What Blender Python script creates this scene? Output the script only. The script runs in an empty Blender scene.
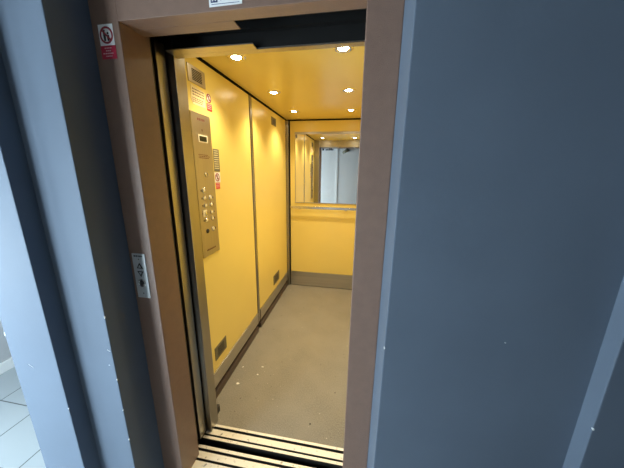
import bpy, bmesh, math, random
from mathutils import Vector, Matrix
random.seed(7)
SC = bpy.context.scene
COL = SC.collection
PI = math.pi

# ------------------------------------------------------------------ materials
def new_mat(name):
    m = bpy.data.materials.new(name); m.use_nodes = True
    nt = m.node_tree
    return m, nt, nt.nodes['Principled BSDF']

def link(nt, a, b): nt.links.new(a, b)

def mat(name, col, rough=.5, metal=0.0, spec=.5, var=0.0, vscale=6.0, vdetail=4.0,
        bump=0.0, bscale=200.0, stretch=None, coat=0.0, rvar=0.0, aniso=0.0):
    m, nt, b = new_mat(name)
    b.inputs['Base Color'].default_value = (*col, 1)
    b.inputs['Roughness'].default_value = rough
    b.inputs['Metallic'].default_value = metal
    b.inputs['Specular IOR Level'].default_value = spec
    b.inputs['Coat Weight'].default_value = coat
    b.inputs['Anisotropic'].default_value = aniso
    tc = nt.nodes.new('ShaderNodeTexCoord'); mp = nt.nodes.new('ShaderNodeMapping')
    link(nt, tc.outputs['Object'], mp.inputs['Vector'])
    if stretch: mp.inputs['Scale'].default_value = stretch
    if var or rvar:
        n = nt.nodes.new('ShaderNodeTexNoise'); n.inputs['Scale'].default_value = vscale
        n.inputs['Detail'].default_value = vdetail
        link(nt, mp.outputs['Vector'], n.inputs['Vector'])
        if var:
            r = nt.nodes.new('ShaderNodeMapRange')
            r.inputs['From Min'].default_value = .3; r.inputs['From Max'].default_value = .7
            r.inputs['To Min'].default_value = 1 - var; r.inputs['To Max'].default_value = 1 + var
            link(nt, n.outputs['Fac'], r.inputs['Value'])
            v = nt.nodes.new('ShaderNodeVectorMath'); v.operation = 'SCALE'
            v.inputs[0].default_value = col
            link(nt, r.outputs['Result'], v.inputs['Scale'])
            link(nt, v.outputs['Vector'], b.inputs['Base Color'])
        if rvar:
            r = nt.nodes.new('ShaderNodeMapRange')
            r.inputs['From Min'].default_value = .3; r.inputs['From Max'].default_value = .7
            r.inputs['To Min'].default_value = rough - rvar; r.inputs['To Max'].default_value = rough + rvar
            link(nt, n.outputs['Fac'], r.inputs['Value'])
            link(nt, r.outputs['Result'], b.inputs['Roughness'])
    if bump:
        n2 = nt.nodes.new('ShaderNodeTexNoise'); n2.inputs['Scale'].default_value = bscale
        n2.inputs['Detail'].default_value = 3
        link(nt, mp.outputs['Vector'], n2.inputs['Vector'])
        bp = nt.nodes.new('ShaderNodeBump'); bp.inputs['Strength'].default_value = bump
        bp.inputs['Distance'].default_value = .002
        link(nt, n2.outputs['Fac'], bp.inputs['Height'])
        link(nt, bp.outputs['Normal'], b.inputs['Normal'])
    return m

def emit(name, col, strength):
    m, nt, b = new_mat(name)
    b.inputs['Base Color'].default_value = (*col, 1)
    b.inputs['Emission Color'].default_value = (*col, 1)
    b.inputs['Emission Strength'].default_value = strength
    return m

M = {}
M['grey_paint'] = mat('grey blue wall paint', (.118, .150, .200), .62, spec=.13, var=.07, vscale=3, bump=.12, bscale=90, rvar=.06)
M['dim_paint'] = mat('dark grey wall paint', (.06, .064, .07), .6, bump=.2, bscale=120)
M['pale_paint'] = mat('pale grey wall paint', (.52, .52, .52), .6, bump=.2, bscale=120)
M['white_paint'] = mat('white wall paint', (.87, .86, .83), .6, bump=.2, bscale=120)
M['brown_paint'] = mat('brown hammered paint', (.215, .133, .10), .34, var=.06, vscale=30, bump=.6, bscale=420)
M['yellow'] = mat('yellow laminate', (.83, .66, .19), .30, var=.025, vscale=2.0, bump=.05, bscale=500)
M['steel'] = mat('brushed steel', (.40, .385, .355), .30, metal=1, var=.02, vscale=40, stretch=(1, 1, .04))
M['steel_h'] = mat('brushed steel plinth', (.56, .54, .50), .34, metal=1, var=.08, vscale=40, stretch=(.04, .04, 1), rvar=.05)
M['panel_steel'] = mat('satin steel faceplate', (.50, .47, .42), .38, metal=1, var=.05, vscale=60, stretch=(1, 1, .05))
M['plate_steel'] = mat('satin grey faceplate', (.62, .64, .66), .45, metal=.6, var=.04, vscale=60, stretch=(1, 1, .05))
M['chrome'] = mat('polished chrome', (.80, .78, .74), .12, metal=1)
M['black'] = mat('black gap', (.010, .010, .010), .7, spec=.2)
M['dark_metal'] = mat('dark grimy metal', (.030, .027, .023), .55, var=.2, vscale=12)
M['dark_skirt'] = mat('dark skirting strip', (.085, .062, .055), .5)
M['concrete'] = mat('dark shaft concrete', (.06, .06, .06), .9, var=.2, vscale=8)
M['white_label'] = mat('white sticker film', (.80, .80, .80), .45)
M['cream_label'] = mat('pale paper notice', (.80, .69, .40), .6)
M['red_label'] = mat('red sticker film', (.42, .020, .050), .4)
M['bright_red'] = mat('bright red sticker film', (.62, .045, .030), .4)
M['ring_red'] = mat('prohibition ring red', (.30, .020, .035), .4)
M['ink'] = mat('black ink', (.02, .02, .022), .6)
M['pale_ink'] = mat('pale pink print', (.75, .50, .52), .6)
M['red_ink'] = mat('red brown ink', (.16, .06, .04), .6)
M['blue_ink'] = mat('dark blue ink', (.03, .05, .16), .6)
M['navy'] = mat('navy logo print', (.02, .03, .10), .5)
M['olive_label'] = mat('grey olive printed strip', (.16, .145, .09), .5)
M['cream_bezel'] = mat('cream display bezel', (.80, .74, .55), .4)
M['display'] = mat('dark display glass', (.030, .032, .016), .15)
M['scrap'] = mat('torn white paper', (.85, .83, .80), .7)
M['chip'] = mat('bare plaster chip', (.85, .86, .88), .8)
M['rail'] = mat('satin handrail steel', (.72, .70, .66), .22, metal=1)
M['lens'] = emit('lit halogen lens', (1.0, .88, .62), 60)
M['glass'] = None

def mirror_mat():
    m, nt, b = new_mat('mirror silvering')
    b.inputs['Base Color'].default_value = (.93, .94, .93, 1)
    b.inputs['Metallic'].default_value = 1; b.inputs['Roughness'].default_value = .015
    return m
M['mirror'] = mirror_mat()

def pane_mat():
    m = bpy.data.materials.new('window glass'); m.use_nodes = True
    nt = m.node_tree; nt.nodes.clear()
    o = nt.nodes.new('ShaderNodeOutputMaterial'); mx = nt.nodes.new('ShaderNodeMixShader')
    t = nt.nodes.new('ShaderNodeBsdfTransparent'); g = nt.nodes.new('ShaderNodeBsdfGlossy')
    g.inputs['Roughness'].default_value = .02; mx.inputs['Fac'].default_value = .08
    link(nt, t.outputs[0], mx.inputs[1]); link(nt, g.outputs[0], mx.inputs[2]); link(nt, mx.outputs[0], o.inputs[0])
    return m
M['glass'] = pane_mat()

def tile_mat():
    m, nt, b = new_mat('white floor tiles')
    tc = nt.nodes.new('ShaderNodeTexCoord'); mp = nt.nodes.new('ShaderNodeMapping')
    mp.inputs['Location'].default_value = (2.34 - .0025, -1.052 + .0025 + .32, 0)
    link(nt, tc.outputs['Object'], mp.inputs['Vector'])
    br = nt.nodes.new('ShaderNodeTexBrick'); br.offset = 0; br.squash = 1
    br.inputs['Scale'].default_value = 1; br.inputs['Brick Width'].default_value = .32
    br.inputs['Row Height'].default_value = .32; br.inputs['Mortar Size'].default_value = .0035
    br.inputs['Mortar Smooth'].default_value = .1; br.inputs['Bias'].default_value = 0
    br.inputs['Color1'].default_value = (.40, .44, .46, 1); br.inputs['Color2'].default_value = (.42, .46, .48, 1)
    br.inputs['Mortar'].default_value = (.10, .11, .11, 1)
    link(nt, mp.outputs['Vector'], br.inputs['Vector'])
    link(nt, br.outputs['Color'], b.inputs['Base Color'])
    b.inputs['Roughness'].default_value = .35
    return m
M['tile'] = tile_mat()

def floor_mat():
    """Grey-beige rubber with fine flecks and dark grit."""
    m, nt, b = new_mat('worn rubber flooring')
    tc = nt.nodes.new('ShaderNodeTexCoord')
    def noise(scale, detail):
        n = nt.nodes.new('ShaderNodeTexNoise'); n.inputs['Scale'].default_value = scale; n.inputs['Detail'].default_value = detail
        link(nt, tc.outputs['Object'], n.inputs['Vector']); return n.outputs['Fac']
    def ramp(src, lo, hi):
        r = nt.nodes.new('ShaderNodeMapRange'); r.inputs['From Min'].default_value = lo; r.inputs['From Max'].default_value = hi
        link(nt, src, r.inputs['Value']); return r.outputs['Result']
    def mix(fac, a, bcol):
        x = nt.nodes.new('ShaderNodeMix'); x.data_type = 'RGBA'
        link(nt, fac, x.inputs[0])
        for sock, v in ((x.inputs[6], a), (x.inputs[7], bcol)):
            if isinstance(v, tuple): sock.default_value = v
            else: link(nt, v, sock)
        return x.outputs[2]
    c = mix(ramp(noise(4, 5), .3, .7), (.165, .153, .124, 1), (.232, .214, .176, 1))
    c = mix(ramp(noise(150, 2), .35, .75), c, (.29, .27, .23, 1))
    c = mix(ramp(noise(60, 1.5), .75, .775), c, (.70, .66, .58, 1))
    c = mix(ramp(noise(38, 2.2), .285, .26), c, (.07, .06, .05, 1))
    link(nt, c, b.inputs['Base Color'])
    b.inputs['Roughness'].default_value = .6
    return m
M['car_floor'] = floor_mat()

def sill_mat():
    m, nt, b = new_mat('worn aluminium sill')
    tc = nt.nodes.new('ShaderNodeTexCoord')
    n = nt.nodes.new('ShaderNodeTexNoise'); n.inputs['Scale'].default_value = 45; n.inputs['Detail'].default_value = 5
    link(nt, tc.outputs['Object'], n.inputs['Vector'])
    r = nt.nodes.new('ShaderNodeValToRGB')
    r.color_ramp.elements[0].position = .26; r.color_ramp.elements[0].color = (.16, .14, .11, 1)
    r.color_ramp.elements[1].position = .40; r.color_ramp.elements[1].color = (.78, .75, .66, 1)
    link(nt, n.outputs['Fac'], r.inputs['Fac']); link(nt, r.outputs['Color'], b.inputs['Base Color'])
    b.inputs['Metallic'].default_value = .35; b.inputs['Roughness'].default_value = .5
    return m
M['sill'] = sill_mat()

# ------------------------------------------------------------------ mesh helpers
class MB:
    def __init__(s): s.bm = bmesh.new()
    def box(s, x0, x1, y0, y1, z0, z1, bev=0.0, mi=0):
        vs = [s.bm.verts.new((x, y, z)) for x in (x0, x1) for y in (y0, y1) for z in (z0, z1)]
        fs = [s.bm.faces.new([vs[i] for i in q]) for q in
              ((0, 1, 3, 2), (4, 6, 7, 5), (0, 4, 5, 1), (2, 3, 7, 6), (0, 2, 6, 4), (1, 5, 7, 3))]
        for f in fs: f.material_index = mi
        if bev:
            es = list({e for f in fs for e in f.edges})
            r = bmesh.ops.bevel(s.bm, geom=es, offset=bev, segments=2, affect='EDGES', profile=.6)
            for f in r['faces']: f.material_index = mi
        return s
    def extrude(s, pts, axis, a, b, mi=0, mis=None):
        """pts: 2D outline, swept along axis from a to b.  x:(y,z)  y:(x,z)  z:(x,y)"""
        def P(p, t):
            return {'x': (t, p[0], p[1]), 'y': (p[0], t, p[1]), 'z': (p[0], p[1], t)}[axis]
        A = [s.bm.verts.new(P(p, a)) for p in pts]; B = [s.bm.verts.new(P(p, b)) for p in pts]
        n = len(pts)
        for i in range(n):
            f = s.bm.faces.new((A[i], A[(i + 1) % n], B[(i + 1) % n], B[i]))
            f.material_index = mis[i] if mis else mi
        s.bm.faces.new(A[::-1]).material_index = mi; s.bm.faces.new(B).material_index = mi
        return s
    def lathe(s, prof, c, axis, n=24, mi=0, close=True):
        """prof: (radius, offset) along axis"""
        ax = {'x': Vector((1, 0, 0)), 'y': Vector((0, 1, 0)), 'z': Vector((0, 0, 1)), '-y': Vector((0, -1, 0)), '-z': Vector((0, 0, -1))}[axis]
        u = ax.orthogonal().normalized(); v = ax.cross(u); c = Vector(c)
        rings = []
        for r, h in prof:
            if r < 1e-6: rings.append([s.bm.verts.new(c + ax * h)])
            else: rings.append([s.bm.verts.new(c + ax * h + (u * math.cos(2 * PI * k / n) + v * math.sin(2 * PI * k / n)) * r) for k in range(n)])
        for A, B in zip(rings, rings[1:]):
            for k in range(n):
                k2 = (k + 1) % n
                if len(A) == 1 and len(B) == 1: continue
                if len(A) == 1: f = (A[0], B[k], B[k2])
                elif len(B) == 1: f = (A[k], B[0], A[k2])
                else: f = (A[k], B[k], B[k2], A[k2])
                fc = s.bm.faces.new(f); fc.material_index = mi; fc.smooth = True
        return s
    def disc(s, c, axis, r, h, n=20, bev=None):
        e = bev if bev is not None else h * .3
        return s.lathe([(0, 0), (r, 0), (r, h - e), (r - e, h), (0, h)], c, axis, n)
    def ring(s, c, axis, r0, r1, h, n=28):
        return s.lathe([(r0, 0), (r1, 0), (r1, h), (r0, h), (r0, 0)], c, axis, n)
    def build(s, name, m, parent=None, kind=None, root=None):
        bmesh.ops.recalc_face_normals(s.bm, faces=s.bm.faces)
        off = Vector((0, 0, 0))
        if parent is not None:
            p = parent
            while p is not None: off += p.location; p = p.parent
        elif root is not None: off = Vector(root)
        bmesh.ops.translate(s.bm, verts=s.bm.verts, vec=-off)
        me = bpy.data.meshes.new(name); s.bm.to_mesh(me); s.bm.free()
        for q in (m if isinstance(m, (list, tuple)) else [m]): me.materials.append(q)
        o = bpy.data.objects.new(name, me); COL.objects.link(o)
        if parent is not None: o.parent = parent
        elif root is not None: o.location = root
        if kind: o['kind'] = kind
        return o

def tag(o, label, cat, group=None):
    o['label'] = label; o['category'] = cat
    if group: o['group'] = group
    return o
def thing(name, label, cat, loc, group=None):
    o = bpy.data.objects.new(name, None); COL.objects.link(o); o.location = loc
    o.empty_display_size = .05
    return tag(o, label, cat, group)
def plabel(o, text): o['label'] = text; return o

# ------------------------------------------------------------------ dimensions
CAM_H = 1.55
XL, XR = -.90, .20            # car side walls
YF, YB = 1.19, 3.25           # car inside front / back
ZC = 2.155                    # car ceiling
FY = .853                     # door frame face
HD = 2.02                     # head of the opening
JL, JR = -.80, -.003          # opening jambs

# ------------------------------------------------------------------ landing hall
S = 'structure'
LX, RX, BY, TOP = -2.65, 3.0, -.75, 2.6
b = MB(); b.box(LX, RX, BY, .862, -.12, 0); b.box(LX, -1.31, .862, 3.2, -.12, 0)
b.build('floor', M['tile'], kind=S)
MB().box(LX, RX, BY, 3.2, TOP, TOP + .1).build('ceiling', M['dim_paint'], kind=S)
b = MB()
b.box(-1.31, -1.09, .65, .96, 0, TOP, .003)
b.box(-1.095, -.905, .71, .96, 0, TOP, .003)
b.box(-1.31, -1.285, .96, 3.2, 0, TOP)
b.box(-.91, .104, FY, .96, 2.12, TOP)
b.box(.098, .615, .667, .96, 0, TOP, .003)
b.box(.61, RX, .627, .96, 0, TOP, .003)
wf = b.build('wall_front', M['grey_paint'], kind=S)
b = MB()                                              # bare spots knocked off the corners
for (x, y, z, w, h, dx) in ((-.9055, .7095, 1.012, .0024, .014, 0), (-.918, .7095, .868, .011, .0028, 1), (-.9055, .7095, .735, .0018, .008, 0),
                            (-.906, .7095, .585, .002, .006, 0), (-.9055, .7095, .43, .0022, .012, 0), (-.928, .7095, .800, .003, .003, 0),
                            (-1.3075, .6495, .93, .0028, .024, 0), (-1.222, .6495, .80, .018, .002, 1), (-1.091, .6495, .62, .002, .007, 0),
                            (.0985, .6665, 1.06, .002, .010, 0), (.0985, .6665, .42, .0016, .008, 0), (.40, .6665, 1.12, .003, .003, 0), (.612, .6265, .93, .0035, .010, 0)):
    n = 7; pts = []
    for k in range(n):
        a = 2 * PI * k / n; r = random.uniform(.55, 1)
        px, pz = math.cos(a) * w * r, math.sin(a) * h * .5 * r
        if dx: px, pz = px * .85 - pz * .8, pz + px * -.45
        pts.append((x + px, z + pz))
    b.extrude(pts, 'y', y - .0004, y + .003)
b.build('paint_chip', M['chip'], wf, kind=S)

BX0, BX1, BZ0, BZ1 = -2.60, -1.50, .10, 1.75
MB().box(-1.16, .10, BY - .12, BY, 0, TOP).build('wall_back', M['white_paint'], kind=S)
b = MB(); b.box(BX1, -1.16, BY - .12, BY, 0, TOP); b.box(LX - .15, BX0, BY - .12, BY, 0, TOP); b.box(BX0, BX1, BY - .12, BY, 0, BZ0); b.box(BX0, BX1, BY - .12, BY, BZ1, TOP); b.box(.10, RX, BY - .12, BY, 0, TOP); b.build('wall_back.001', M['dim_paint'], kind=S)
b = MB(); b.box(RX, RX + .12, BY, .96, 0, TOP); b.build('wall_right', M['dim_paint'], kind=S)
WY0, WY1, WZ0, WZ1 = -.62, .38, .40, 1.70
b = MB()
b.box(LX - .15, LX, BY - .12, WY0, 0, TOP); b.box(LX - .15, LX, WY1, 2.3, 0, TOP)
b.box(LX - .15, LX, WY0, WY1, 0, WZ0); b.box(LX - .15, LX, WY0, WY1, WZ1, TOP)
b.build('wall_left', M['pale_paint'], kind=S)
MB().box(LX, -1.285, 2.2, 2.3, 0, TOP).build('wall_left.001', M['pale_paint'], kind=S)
b = MB(); b.box(LX, LX + .012, .36, 2.2, 0, .085, .002); b.build('baseboard_left', M['white_paint'], kind=S)
b = MB()
for x0, x1, z0, z1 in ((BX0, BX0 + .05, BZ0, BZ1), (BX1 - .05, BX1, BZ0, BZ1), (BX0, BX1, BZ0, BZ0 + .05), (BX0, BX1, BZ1 - .05, BZ1), (-2.075, -2.025, BZ0, BZ1)):
    b.box(x0, x1, BY - .10, BY - .05, z0, z1)
w2 = b.build('window_2', M['white_paint'], kind=S)
MB().box(BX0 + .02, BX1 - .02, BY - .08, BY - .074, BZ0 + .02, BZ1 - .02).build('window_pane', M['glass'], w2, kind=S)
b = MB(); b.box(LX, RX, BY, BY + .012, 0, .085, .002); b.build('baseboard_back', M['white_paint'], kind=S)
b = MB()
for y0, y1, z0, z1 in ((WY0, WY0 + .05, WZ0, WZ1), (WY1 - .05, WY1, WZ0, WZ1), (WY0, WY1, WZ0, WZ0 + .05), (WY0, WY1, WZ1 - .05, WZ1), (-.145, -.095, WZ0, WZ1)):
    b.box(LX - .10, LX - .05, y0, y1, z0, z1)
w1 = b.build('window_1', M['white_paint'], kind=S)
MB().box(LX - .08, LX - .074, WY0 + .02, WY1 - .02, WZ0 + .02, WZ1 - .02).build('window_pane', M['glass'], w1, kind=S)
# pale batten on the far wall, seen in the cabin mirror
MB().box(-.625, -.575, BY, BY + .014, 0, TOP, .002).build('trim_1', M['white_paint'], kind=S)

t = thing('wall_sign', 'white sign with a row of black lettering on the hall wall, seen in the mirror', 'sign', (-.83, BY, 2.10))
MB().box(-1.04, -.65, BY, BY + .004, 2.092, 2.21).build('board', M['white_label'], t)
b = MB()
for x, w in ((-1.10, .05), (-1.0, .028), (-.965, .03), (-.925, .02), (-.895, .035), (-.85, .04), (-.80, .03)):
    b.box(x * .9 - .02, x * .9 + w - .02, BY + .004, BY + .005, 2.105, 2.16 if w > .03 else 2.14)
b.build('lettering', M['ink'], t)
t = thing('wall_light', 'small grey slanted lamp high on the hall wall, seen in the mirror', 'lamp', (-.36, BY, 2.12))
MB().disc((-.31, BY, 2.11), 'y', .05, .03).build('mount', M['plate_steel'], t)
b = MB(); b.lathe([(0, -.10), (.03, -.10), (.05, .08), (.042, .085), (0, .05)], (0, 0, 0), 'x', 20)
bmesh.ops.transform(b.bm, verts=b.bm.verts, matrix=Matrix.Translation((-.37, BY + .07, 2.085)) @ Matrix.Rotation(math.radians(-35), 4, 'Y'))
b.build('lamp_head', M['olive_label'], t)

# lift shaft behind the landing wall
b = MB()
b.box(-1.283, -1.26, .965, 3.5, -.35, TOP); b.box(.50, .56, .965, 3.5, -.35, TOP); b.box(-1.283, .56, 3.5, 3.56, -.35, TOP)
b.box(-1.283, .56, .965, 3.56, -.40, -.35); b.box(-1.283, .56, .965, 3.56, TOP, TOP + .05)
b.box(-1.283, .56, .84, .965, -.35, -.125)
b.build('wall_shaft', M['concrete'], kind=S)

# ------------------------------------------------------------------ landing door frame
t = thing('door_frame', 'brown painted metal door frame around the lift opening', 'door frame', (-.40, FY, 0))
MB().box(-.905, JL, FY, .985, 0, 2.12, .003).build('jamb', M['brown_paint'], t)
MB().box(JR, .098, FY, .985, 0, 2.12, .003).build('jamb', M['brown_paint'], t)
b = MB(); b.box(JL, JR, FY, .910, HD, 2.12, .0015)
b.build('head', M['brown_paint'], t)
b = MB(); b.box(JL, -.425, .911, .960, HD, HD + .004)
b.build('track_cover', M['brown_paint'], t)
b = MB()
b.box(JL, JR, .911, 1.03, 2.25, 2.30); b.box(JL, JR, 1.005, 1.03, HD + .06, 2.25); b.box(JL, JR, .885, .911, HD + .06, 2.30)
b.build('door_track', M['black'], t)

def sill(name, label, y0, y1, grooves, x0, x1):
    t = thing(name, label, 'door sill', ((x0 + x1) / 2, (y0 + y1) / 2, 0))
    pts = [(y0, 0)]; mis = []
    for g0, g1 in grooves:
        pts += [(g0, 0), (g0, -.014), (g1, -.014), (g1, 0)]; mis += [0, 1, 1, 1]
    pts += [(y1, 0), (y1, -.03), (y0, -.03)]; mis += [0, 1, 1, 1]
    MB().extrude(pts, 'x', x0, x1, 0, mis).build('grooved_plate', [M['sill'], M['dark_metal']], t)
    return t
s1 = sill('landing_sill', 'grooved metal threshold on the hall side of the gap', .864, 1.035, [(.900, .912), (.955, .968), (1.003, 1.018)], -.835, .06)
s2 = sill('cabin_sill', 'grooved metal threshold on the cabin side of the gap', 1.073, 1.165, [(1.089, 1.100), (1.134, 1.150)], -.835, .06)

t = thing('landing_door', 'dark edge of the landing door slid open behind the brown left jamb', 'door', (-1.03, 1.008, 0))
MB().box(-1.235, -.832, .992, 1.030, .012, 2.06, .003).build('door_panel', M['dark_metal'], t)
t = thing('cabin_door', 'steel sliding cabin door, only its edge showing beside the left jamb', 'door', (-1.03, 1.08, 0))
MB().box(-1.235, -.832, 1.050, 1.106, .012, 2.06, .004).build('door_panel', M['steel'], t)

# ------------------------------------------------------------------ elevator cabin
car = thing('elevator_cabin', 'yellow panelled lift cabin with steel trims and grey floor', 'elevator', (-.35, 2.2, 0))
def cp(mb, name, m): return mb.build(name, m, car)
# outer shell (dark, behind the panels)
b = MB()
b.box(XL - .05, XL - .014, 1.165, YB + .05, -.05, ZC + .05); b.box(XR + .014, XR + .05, 1.165, YB + .05, -.05, ZC + .05)
b.box(XL - .014, XR + .014, YB + .014, YB + .05, -.05, ZC + .05)
b.box(XL - .014, XR + .014, 1.165, YB + .014, ZC + .012, ZC + .05)
cp(b, 'shell', M['black'])
cp(MB().box(XL - .014, XR + .014, 1.165, YB + .014, -.05, 0), 'floor', M['car_floor'])
cp(MB().box(XL + .005, XR - .005, 1.195, YB - .006, ZC, ZC + .012), 'ceiling_panel', M['yellow'])
TR = [1.195, 2.135, 2.175, YB - .030]
ZT, ZB = 2.139, .205
for sx, w in ((XL, 1), (XR, -1)):
    lo, hi = sorted((sx - w * .014, sx))
    for y0, y1 in ((1.195, 2.126), (2.192, YB - .050)):
        cp(MB().box(lo, hi, y0, y1, ZB + .002, ZT, .0015), 'wall_panel', M['yellow'])
        l2, h2 = sorted((sx - w * .014, sx + w * .006))
        cp(MB().box(l2, h2, y0, y1, .095, ZB, .0015), 'baseboard', M['steel_h'])
        l3, h3 = sorted((sx - w * .014, sx + w * .004))
        cp(MB().box(l3, h3, y0, y1, 0, .056, .001), 'skirting', M['dark_skirt'])
    l4, h4 = sorted((sx - w * .012, sx + w * .004))
    cp(MB().box(l4, h4, 2.140, 2.178, .095, ZT, .004), 'joint_trim', M['steel'])
    l5, h5 = sorted((sx - w * .012, sx + w * .030))
    cp(MB().box(l5, h5, YB - .040, YB + .006, 0, ZT, .006), 'corner_trim', M['steel'])
cp(MB().box(XL + .044, XR - .044, YB, YB + .014, ZB + .002, ZT, .0015), 'wall_panel', M['yellow'])
cp(MB().box(XL + .040, XR - .040, YB - .006, YB + .014, .008, ZB, .0015), 'baseboard', M['steel_h'])
# front returns
cp(MB().box(XL - .05, JL, 1.116, 1.190, 0, ZC + .10, .003), 'front_post', M['steel'])
cp(MB().box(JR, XR + .05, 1.116, 1.190, 0, ZC + .10, .003), 'front_post', M['steel'])
cp(MB().box(JL, JR, 1.112, 1.145, HD, HD + .006), 'header_lip', M['panel_steel'])
cp(MB().box(JL, JR, 1.112, 1.128, HD + .006, HD + .28), 'header_front', M['black'])
cp(MB().box(JL, JR, 1.128, 1.145, HD + .006, ZC + .012), 'header', M['panel_steel'])
cp(MB().box(JL, JR, 1.145, 1.195, ZC, ZC + .012), 'ceiling_edge', M['yellow'])
b = MB(); b.box(JL, -.425, 1.066, 1.111, HD, HD + .004)
cp(b, 'track_cover', M['panel_steel'])
b = MB(); b.box(JL, JR, 1.05, 1.11, 2.25, 2.30); b.box(JL, JR, 1.085, 1.11, HD + .06, 2.25)
cp(b, 'door_track', M['black'])
cp(MB().box(XL, -.825, 1.19, 1.258, 0, .05, .003), 'post_foot', M['dark_metal'])
# apron under the cabin threshold
cp(MB().box(-.835, .06, 1.090, 1.110, -.30, -.031), 'apron', M['dark_metal'])

# ------------------------------------------------------------------ mirror and handrail
t = thing('mirror', 'frameless wall mirror on the back wall above the handrail', 'mirror', (-.35, YB, 1.16))
b = MB(); b.extrude([(-.787, 1.162), (.087, 1.162), (.087, 1.986), (-.787, 1.986)], 'y', YB - .001, YB - .006)
b.build('mirror_glass', M['mirror'], t)
b = MB()
for x0, x1, z0, z1 in ((-.795, .095, 1.154, 1.162), (-.795, .095, 1.986, 2.012), (-.793, -.787, 1.162, 1.986), (.087, .093, 1.162, 1.986)):
    b.box(x0, x1, YB - .009, YB, z0, z1)
b.build('edge_strip', M['panel_steel'], t)
t = thing('handrail', 'slim steel handrail across the back wall below the mirror', 'handrail', (-.35, YB, 1.09))
MB().box(-.845, .145, YB - .062, YB - .050, 1.086, 1.118, .004).build('rail', M['rail'], t)
for x in (-.735, -.138, .035):
    b = MB(); b.box(x - .008, x + .008, YB - .052, YB, 1.092, 1.106, .002); b.box(x - .014, x + .014, YB - .006, YB, 1.072, 1.110, .002)
    b.build('bracket', M['rail'], t)

# ------------------------------------------------------------------ ceiling spotlights
def spotlight(loc, label):
    t = thing('ceiling_spotlight', label, 'light', loc, 'ceiling spotlights')
    c = Vector(loc)
    b = MB(); b.lathe([(.027, .0), (.029, -.005), (.040, -.0065), (.049, -.004), (.052, 0)], c, 'z', 32)
    b.build('trim_ring', M['chrome'], t)
    b = MB(); b.lathe([(0, -.009), (.014, -.0085), (.022, -.006), (.027, -.001)], c, 'z', 24)
    b.build('lens', M['lens'], t)
    return t
XA, XB = -.695, -.110
spots = [((XA, 1.50, ZC), 'lit ceiling spotlight nearest the door on the left, above the control panel'),
         ((XB, 1.48, ZC), 'lit ceiling spotlight nearest the door on the right, largest glare'),
         ((XA, 2.15, ZC), 'lit ceiling spotlight in the middle of the left row'),
         ((XB, 2.17, ZC), 'lit ceiling spotlight in the middle of the right row'),
         ((XA, 2.81, ZC), 'lit ceiling spotlight near the back corner, end of the left row'),
         ((XB, 2.82, ZC), 'lit ceiling spotlight at the back right, just above the mirror')]
p0 = spotlight(*spots[0])
lights = [p0]
for loc, lab in spots[1:]:
    r = p0.copy(); COL.objects.link(r); r.location = loc; r['label'] = lab
    for ch in list(p0.children):
        c = ch.copy(); COL.objects.link(c); c.parent = r
    lights.append(r)

# ------------------------------------------------------------------ print marks
def marks_x(b, y0, y1, z0, z1, rows, x, fill=.55, dens=.012):
    dz = (z1 - z0) / rows
    for k in range(rows):
        zt = z1 - k * dz; y = y0
        end = y1 - random.uniform(0, .15) * (y1 - y0)
        while y < end:
            w = random.uniform(.5, 1.5) * dens
            b.box(x, x + .0004, y, min(y + w, end), zt - dz * fill, zt)
            y += w + dens * .35
def marks_y(b, x0, x1, z0, z1, rows, y, fill=.55, dens=.008):
    dz = (z1 - z0) / rows
    for k in range(rows):
        zt = z1 - k * dz; x = x0
        end = x1 - random.uniform(0, .12) * (x1 - x0)
        while x < end:
            w = random.uniform(.5, 1.5) * dens
            b.box(x, min(x + w, end), y - .0004, y, zt - dz * fill, zt)
            x += w + dens * .35

# ------------------------------------------------------------------ car operating panel
X0 = XL
t = thing('control_panel', 'tall narrow steel lift control panel with buttons and small display', 'control panel', (X0, 1.43, 1.03))
MB().box(X0 - .004, X0 + .006, 1.337, 1.522, 1.032, 1.858, .0015).build('faceplate', M['panel_steel'], t)
XP = X0 + .006
d = MB().box(XP - .001, XP + .002, 1.386, 1.478, 1.704, 1.745, .0008).build('display_bezel', M['cream_bezel'], t)
MB().box(XP + .001, XP + .003, 1.395, 1.467, 1.710, 1.738).build('display_screen', M['display'], d)
b = MB(); marks_x(b, 1.391, 1.475, 1.818, 1.832, 1, XP, .9, .010); b.build('engraved_title', M['red_ink'], t)
b = MB(); marks_x(b, 1.376, 1.488, 1.612, 1.638, 3, XP, .5, .012); b.build('engraved_notice', M['red_ink'], t)
b = MB(); marks_x(b, 1.378, 1.482, 1.062, 1.074, 1, XP, .8, .01); b.build('engraved_footer', M['red_ink'], t)
MB().extrude([(1.424, 1.775), (1.436, 1.775), (1.430, 1.760)], 'x', XP, XP + .0005).build('direction_arrow', M['red_ink'], t)
k = MB().disc((XP, 1.433, 1.524), 'x', .013, .006).build('key_switch', M['chrome'], t)
MB().box(XP + .006, XP + .0064, 1.4315, 1.4345, 1.517, 1.531).build('key_slot', M['ink'], k)
BT = [(1.395, 1.434), (1.397, 1.389), (1.399, 1.345), (1.399, 1.256), (1.460, 1.385), (1.462, 1.344), (1.461, 1.297), (1.463, 1.257), (1.462, 1.190)]
bb = MB(); bb.disc((XP, BT[0][0], BT[0][1]), 'x', .0145, .006); bt0 = bb.build('button', M['chrome'], t)
cc = MB(); cc.disc((XP + .006, BT[0][0], BT[0][1]), 'x', .0075, .0012); cap0 = cc.build('button_face', M['cream_bezel'], bt0)
for y, z in BT[1:]:
    o = bt0.copy(); COL.objects.link(o); o.location = Vector((0, y - BT[0][0], z - BT[0][1]))
    c = cap0.copy(); COL.objects.link(c); c.parent = o
pl = MB().box(XP, XP + .004, 1.366, 1.408, 1.278, 1.320, .001).build('button_plate', M['cream_bezel'], t)
MB().disc((XP + .004, 1.393, 1.299), 'x', .013, .005).build('button', M['chrome'], pl)
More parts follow.
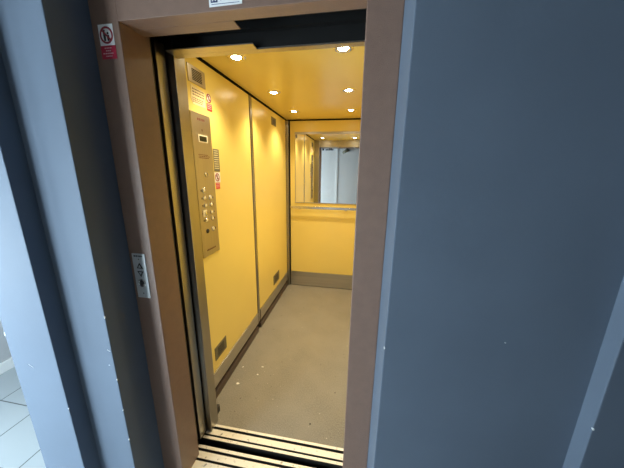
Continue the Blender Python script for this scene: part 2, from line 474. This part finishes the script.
MB().disc((XP, 1.400, 1.188), 'x', .014, .004).build('alarm_button', M['ink'], t)
for y, z in BT[:4] + [(1.393, 1.299)]: MB().box(XP, XP + .0005, y - .030, y - .022, z - .006, z + .006).build('button_mark', M['ink'], t)
for y, z in BT[4:]: MB().box(XP, XP + .0005, y + .022, y + .030, z - .006, z + .006).build('button_mark', M['ink'], t)

# ------------------------------------------------------------------ grilles
def grille(name, label, y0, y1, z0, z1, rows, cols, m, hole, group):
    t = thing(name, label, 'vent', (X0, (y0 + y1) / 2, z0), group)
    MB().box(X0 - .002, X0 + .004, y0, y1, z0, z1, .001).build('plate', m, t)
    my, mz = (y1 - y0) * .16, (z1 - z0) * .16
    b = MB()
    dz = (z1 - z0 - 2 * mz) / rows; dy = (y1 - y0 - 2 * my) / cols
    for i in range(rows):
        for j in range(cols):
            ya, za = y0 + my + j * dy, z0 + mz + i * dz
            b.box(X0 + .0035, X0 + .0045, ya + dy * .08, ya + dy * .92, za + dz * .2, za + dz * .8)
    b.build('slots', hole, t)
    return t
grille('loudspeaker_grille', 'large brass toned slotted grille on the yellow wall above the paper notice', 1.350, 1.506, 2.003, 2.088, 7, 1, M['panel_steel'], M['black'], None)
grille('vent_grille', 'small dark vent high on the far yellow panel by the back corner', 2.680, 2.822, 2.008, 2.085, 5, 1, M['olive_label'], M['dark_metal'], 'small cabin vents')
grille('vent_grille', 'small dark vent low on the near yellow panel above the steel plinth', 1.370, 1.520, .278, .375, 5, 1, M['olive_label'], M['dark_metal'], 'small cabin vents')
grille('vent_grille', 'small dark vent low on the far yellow panel by the back corner', 2.620, 2.830, .268, .380, 5, 1, M['olive_label'], M['dark_metal'], 'small cabin vents')

# ------------------------------------------------------------------ stickers in the cabin
t = thing('paper_notice', 'pale printed notice on the yellow wall under the large grille', 'notice', (X0, 1.43, 1.90))
MB().extrude([(1.366, 1.993), (1.499, 1.980), (1.492, 1.899), (1.376, 1.897), (1.362, 1.922)], 'x', X0 - .001, X0 + .0012).build('paper', M['cream_label'], t)
b = MB(); marks_x(b, 1.378, 1.488, 1.936, 1.978, 3, X0 + .0012, .42, .012); marks_x(b, 1.372, 1.480, 1.904, 1.932, 3, X0 + .0012, .42, .012)
b.build('printed_text', M['red_ink'], t)

def prohib_x(label, cy, cz, r, red, square):
    t = thing('prohibition_sticker', label, 'sticker', (X0, cy, red[2]), 'prohibition stickers on the yellow wall')
    if square: MB().box(X0 - .001, X0 + .001, *square).build('white_backing', M['white_label'], t)
    else: MB().disc((X0 - .001, cy, cz), 'x', r * 1.04, .002, bev=0).build('white_backing', M['white_label'], t)
    b = MB(); b.ring((X0 + .001, cy, cz), 'x', r * .74, r, .0005)
    s = r * .62
    b.extrude([(cy - s - .003, cz + s - .003), (cy - s + .003, cz + s + .003), (cy + s + .003, cz - s + .003), (cy + s - .003, cz - s - .003)], 'x', X0 + .001, X0 + .0014)
    b.build('prohibition_ring', M['ring_red'], t)
    b = MB(); b.disc((X0 + .001, cy, cz + r * .38), 'x', r * .16, .0004, bev=0, n=12); b.box(X0 + .001, X0 + .0013, cy - r * .18, cy + r * .18, cz - r * .5, cz + r * .2)
    b.build('pictogram', M['ink'], t)
    o = MB().box(X0 - .001, X0 + .0012, *red).build('red_caption', M['bright_red'], t); plabel(o, 'red caption block under the round sign')
    b = MB(); marks_x(b, red[0] + .004, red[1] - .004, red[2] + .005, red[3] - .004, 3, X0 + .0012, .4, .006); b.build('caption_text', M['pale_ink'], o)
prohib_x('round prohibition sticker with red caption beside the paper notice', 1.535, 1.963, .025, (1.508, 1.563, 1.893, 1.934), None)
prohib_x('prohibition sticker with red caption beside the control panel, under the grey strip', 1.567, 1.506, .026, (1.543, 1.592, 1.432, 1.472), (1.537, 1.603, 1.474, 1.538))
t = thing('printed_strip', 'dark grey printed vertical strip on the yellow wall right of the control panel', 'sticker', (X0, 1.571, 1.54))
MB().box(X0 - .001, X0 + .0012, 1.537, 1.606, 1.542, 1.680).build('backing', M['olive_label'], t)
b = MB(); marks_x(b, 1.545, 1.600, 1.552, 1.672, 9, X0 + .0012, .4, .008); b.build('printed_text', M['cream_label'], t)

# ------------------------------------------------------------------ things on the landing frame
t = thing('prohibition_sign', 'white square prohibition sign with red caption on the brown frame, top left', 'sign', (-.852, FY, 1.91))
MB().box(-.880, -.8245, FY - .0012, FY + .001, 1.953, 2.0145).build('white_backing', M['white_label'], t)
b = MB(); b.ring((-.852, FY - .0012, 1.983), '-y', .0195, .0255, .0005)
s = .0165
b.extrude([(-.852 - s - .002, 1.983 + s - .002), (-.852 - s + .002, 1.983 + s + .002), (-.852 + s + .002, 1.983 - s + .002), (-.852 + s - .002, 1.983 - s - .002)], 'y', FY - .0018, FY - .0012)
b.build('prohibition_ring', M['ring_red'], t)
b = MB()
for x, h in ((-.859, .026), (-.846, .018)):
    zt = 1.970 + h
    b.disc((x, FY - .0012, zt), '-y', .0036, .0004, n=12, bev=0)
    b.extrude([(x - .005, zt - .005), (x + .005, zt - .005), (x + .004, 1.972), (x + .003, 1.966), (x - .003, 1.966), (x - .004, 1.972)], 'y', FY - .0016, FY - .0012)
b.build('pictogram', M['ink'], t)
o = plabel(MB().box(-.881, -.8235, FY - .0012, FY + .001, 1.913, 1.9525).build('red_caption', M['red_label'], t), 'dark red caption with four pale lines')
b = MB()
for i, (xa, xb) in enumerate(((-.866, -.838), (-.862, -.842), (-.874, -.830), (-.864, -.840))):
    marks_y(b, xa, xb, 1.943 - i * .008, 1.947 - i * .008, 1, FY - .0012, .8, .005)
b.build('caption_text', M['pale_ink'], o)

t = thing('call_panel', 'pale metal call button plate on the brown left jamb', 'control panel', (-.86, FY, 1.026))
MB().box(-.8895, -.831, FY - .004, FY + .001, 1.026, 1.220, .0012).build('faceplate', M['plate_steel'], t)
YP = FY - .004
b = MB(); marks_y(b, -.881, -.838, 1.206, 1.213, 1, YP, .9, .006); b.build('printed_title', M['ink'], t)
MB().disc((-.860, YP, 1.1965), '-y', .0025, .0005, n=10, bev=0).build('indicator_dot', M['ink'], t)
MB().disc((-.860, YP, 1.047), '-y', .003, .0005, n=10, bev=0).build('plate_screw', M['ink'], t)
for zc, sg, nm in ((1.168, 1, 'up_arrow'), (1.134, -1, 'down_arrow')):
    o = MB().extrude([(-.874, zc - sg * .011), (-.845, zc - sg * .011), (-.8595, zc + sg * .014)], 'y', YP - .001, YP).build(nm, M['ink'], t)
    MB().extrude([(-.866, zc - sg * .007), (-.853, zc - sg * .007), (-.8595, zc + sg * .004)], 'y', YP - .0016, YP - .001).build('arrow_lens', M['plate_steel'], o)
o = MB().ring((-.859, YP, 1.094), '-y', .012, .0165, .004).build('button', M['chrome'], t)
MB().disc((-.859, YP, 1.094), '-y', .0115, .003).build('button_face', M['ink'], o)

t = thing('header_sticker', 'white printed sticker with dark logo above the opening at the top edge', 'sticker', (-.42, FY, 2.03))
MB().extrude([(-.474, 2.031), (-.368, 2.0325), (-.368, 2.082), (-.474, 2.080)], 'y', FY - .0012, FY + .001).build('white_backing', M['white_label'], t)
b = MB(); b.box(-.468, -.446, FY - .0018, FY - .0012, 2.0415, 2.072); o = b.build('logo', M['navy'], t)
b = MB()
b.extrude([(-.464, 2.045), (-.460, 2.045), (-.457, 2.054), (-.454, 2.045), (-.450, 2.045), (-.450, 2.068), (-.464, 2.068)], 'y', FY - .0022, FY - .0018)
b.build('logo_mark', M['white_label'], o)
b = MB(); marks_y(b, -.438, -.374, 2.0435, 2.053, 1, FY - .0012, .75, .006); marks_y(b, -.438, -.378, 2.056, 2.068, 1, FY - .0012, .75, .008); b.box(-.466, -.376, FY - .0016, FY - .0012, 2.0365, 2.0378)
b.build('printed_text', M['blue_ink'], t)

# ------------------------------------------------------------------ litter on the cabin floor
def scrap(x, y, s, label, asp=1.5, rot=0, m='scrap'):
    n = 8; pts = []
    for k in range(n):
        a = 2 * PI * k / n; r = s * random.uniform(.6, 1)
        px, py = math.cos(a) * r * asp, math.sin(a) * r
        pts.append((x + px * math.cos(rot) - py * math.sin(rot), y + px * math.sin(rot) + py * math.cos(rot)))
    o = MB().extrude(pts, 'z', 0.0, .002).build('paper_scrap', M[m], root=(x, y, 0))
    tag(o, label, 'litter', 'scraps on the cabin floor')
scrap(-.812, 1.487, .011, 'largest white paper scrap on the grey cabin floor near the left wall', 1.5, .3)
scrap(-.698, 1.597, .006, 'small white scrap on the cabin floor, middle one of three near the left wall', 1.4, .8)
scrap(-.688, 1.681, .007, 'small white scrap on the cabin floor, farthest of three near the left wall', 1.6, .2)
scrap(-.845, 1.651, .004, 'tiny pale scrap lying close to the left skirting behind the largest scrap', 2.0, .6)
scrap(-.221, 1.274, .006, 'small dark crumb on the cabin floor just behind the threshold', 1.2, .1, 'dark_metal')
scrap(-.087, 1.538, .005, 'dark crumb on the cabin floor near the right jamb', 1.2, .1, 'dark_metal')

# ------------------------------------------------------------------ lights
def lamp(kind, name, loc, rot, energy, col, **kw):
    l = bpy.data.lights.new(name, kind); l.energy = energy; l.color = col
    for k2, v in kw.items(): setattr(l, k2, v)
    o = bpy.data.objects.new(name, l); COL.objects.link(o); o.location = loc; o.rotation_euler = rot
    return o
WARM = (1.0, .84, .57)
SPOT_W = 29
sl = bpy.data.lights.new('spotlight_beam', 'SPOT'); sl.energy = SPOT_W; sl.color = WARM
sl.spot_size = math.radians(118); sl.spot_blend = 1.0; sl.shadow_soft_size = .03
for r in lights:
    o = bpy.data.objects.new('spotlight_beam', sl); COL.objects.link(o); o.parent = r; o.location = (0, 0, -.022)
# daylight from the hall window (faces +x)
lamp('AREA', 'window_daylight', (LX - .20, (WY0 + WY1) / 2, (WZ0 + WZ1) / 2), (0, -PI / 2, 0), 100, (.73, .90, 1.0), shape='RECTANGLE', size=WZ1 - WZ0, size_y=WY1 - WY0)
lamp('AREA', 'window_daylight', ((BX0 + BX1) / 2, BY - .18, (BZ0 + BZ1) / 2), (PI / 2, 0, 0), 134, (.73, .90, 1.0), shape='RECTANGLE', size=BX1 - BX0, size_y=BZ1 - BZ0)

w = bpy.data.worlds.new('World'); SC.world = w; w.use_nodes = True
bg = w.node_tree.nodes['Background']; bg.inputs['Color'].default_value = (.85, .93, 1, 1); bg.inputs['Strength'].default_value = 1.0

# ------------------------------------------------------------------ camera
F = 257.0
ax = Vector((.9844955, .05236678, -.16741069)); ay = Vector((.17503472, -.23089686, .95710474)); az = Vector((.01146589, -.97156799, -.23648293))
# columns of the camera matrix in world axes: image right, image up, back
R = Matrix(((ax.x, -ax.y, -ax.z), (ay.x, -ay.y, -ay.z), (az.x, -az.y, -az.z)))
cam = bpy.data.cameras.new('Camera'); co = bpy.data.objects.new('Camera', cam); COL.objects.link(co)
cam.sensor_fit = 'HORIZONTAL'; cam.sensor_width = 36; cam.lens = F / 624 * 36; cam.clip_start = .02
co.matrix_world = Matrix.Translation((0, 0, CAM_H)) @ R.to_4x4()
SC.camera = co
SC.view_settings.view_transform = 'Standard'; SC.view_settings.look = 'None'
SC.view_settings.gamma = 1; SC.view_settings.use_curve_mapping = False; SC.view_settings.exposure = 0
SC.cycles.max_bounces = 10; SC.cycles.diffuse_bounces = 6; SC.cycles.glossy_bounces = 5
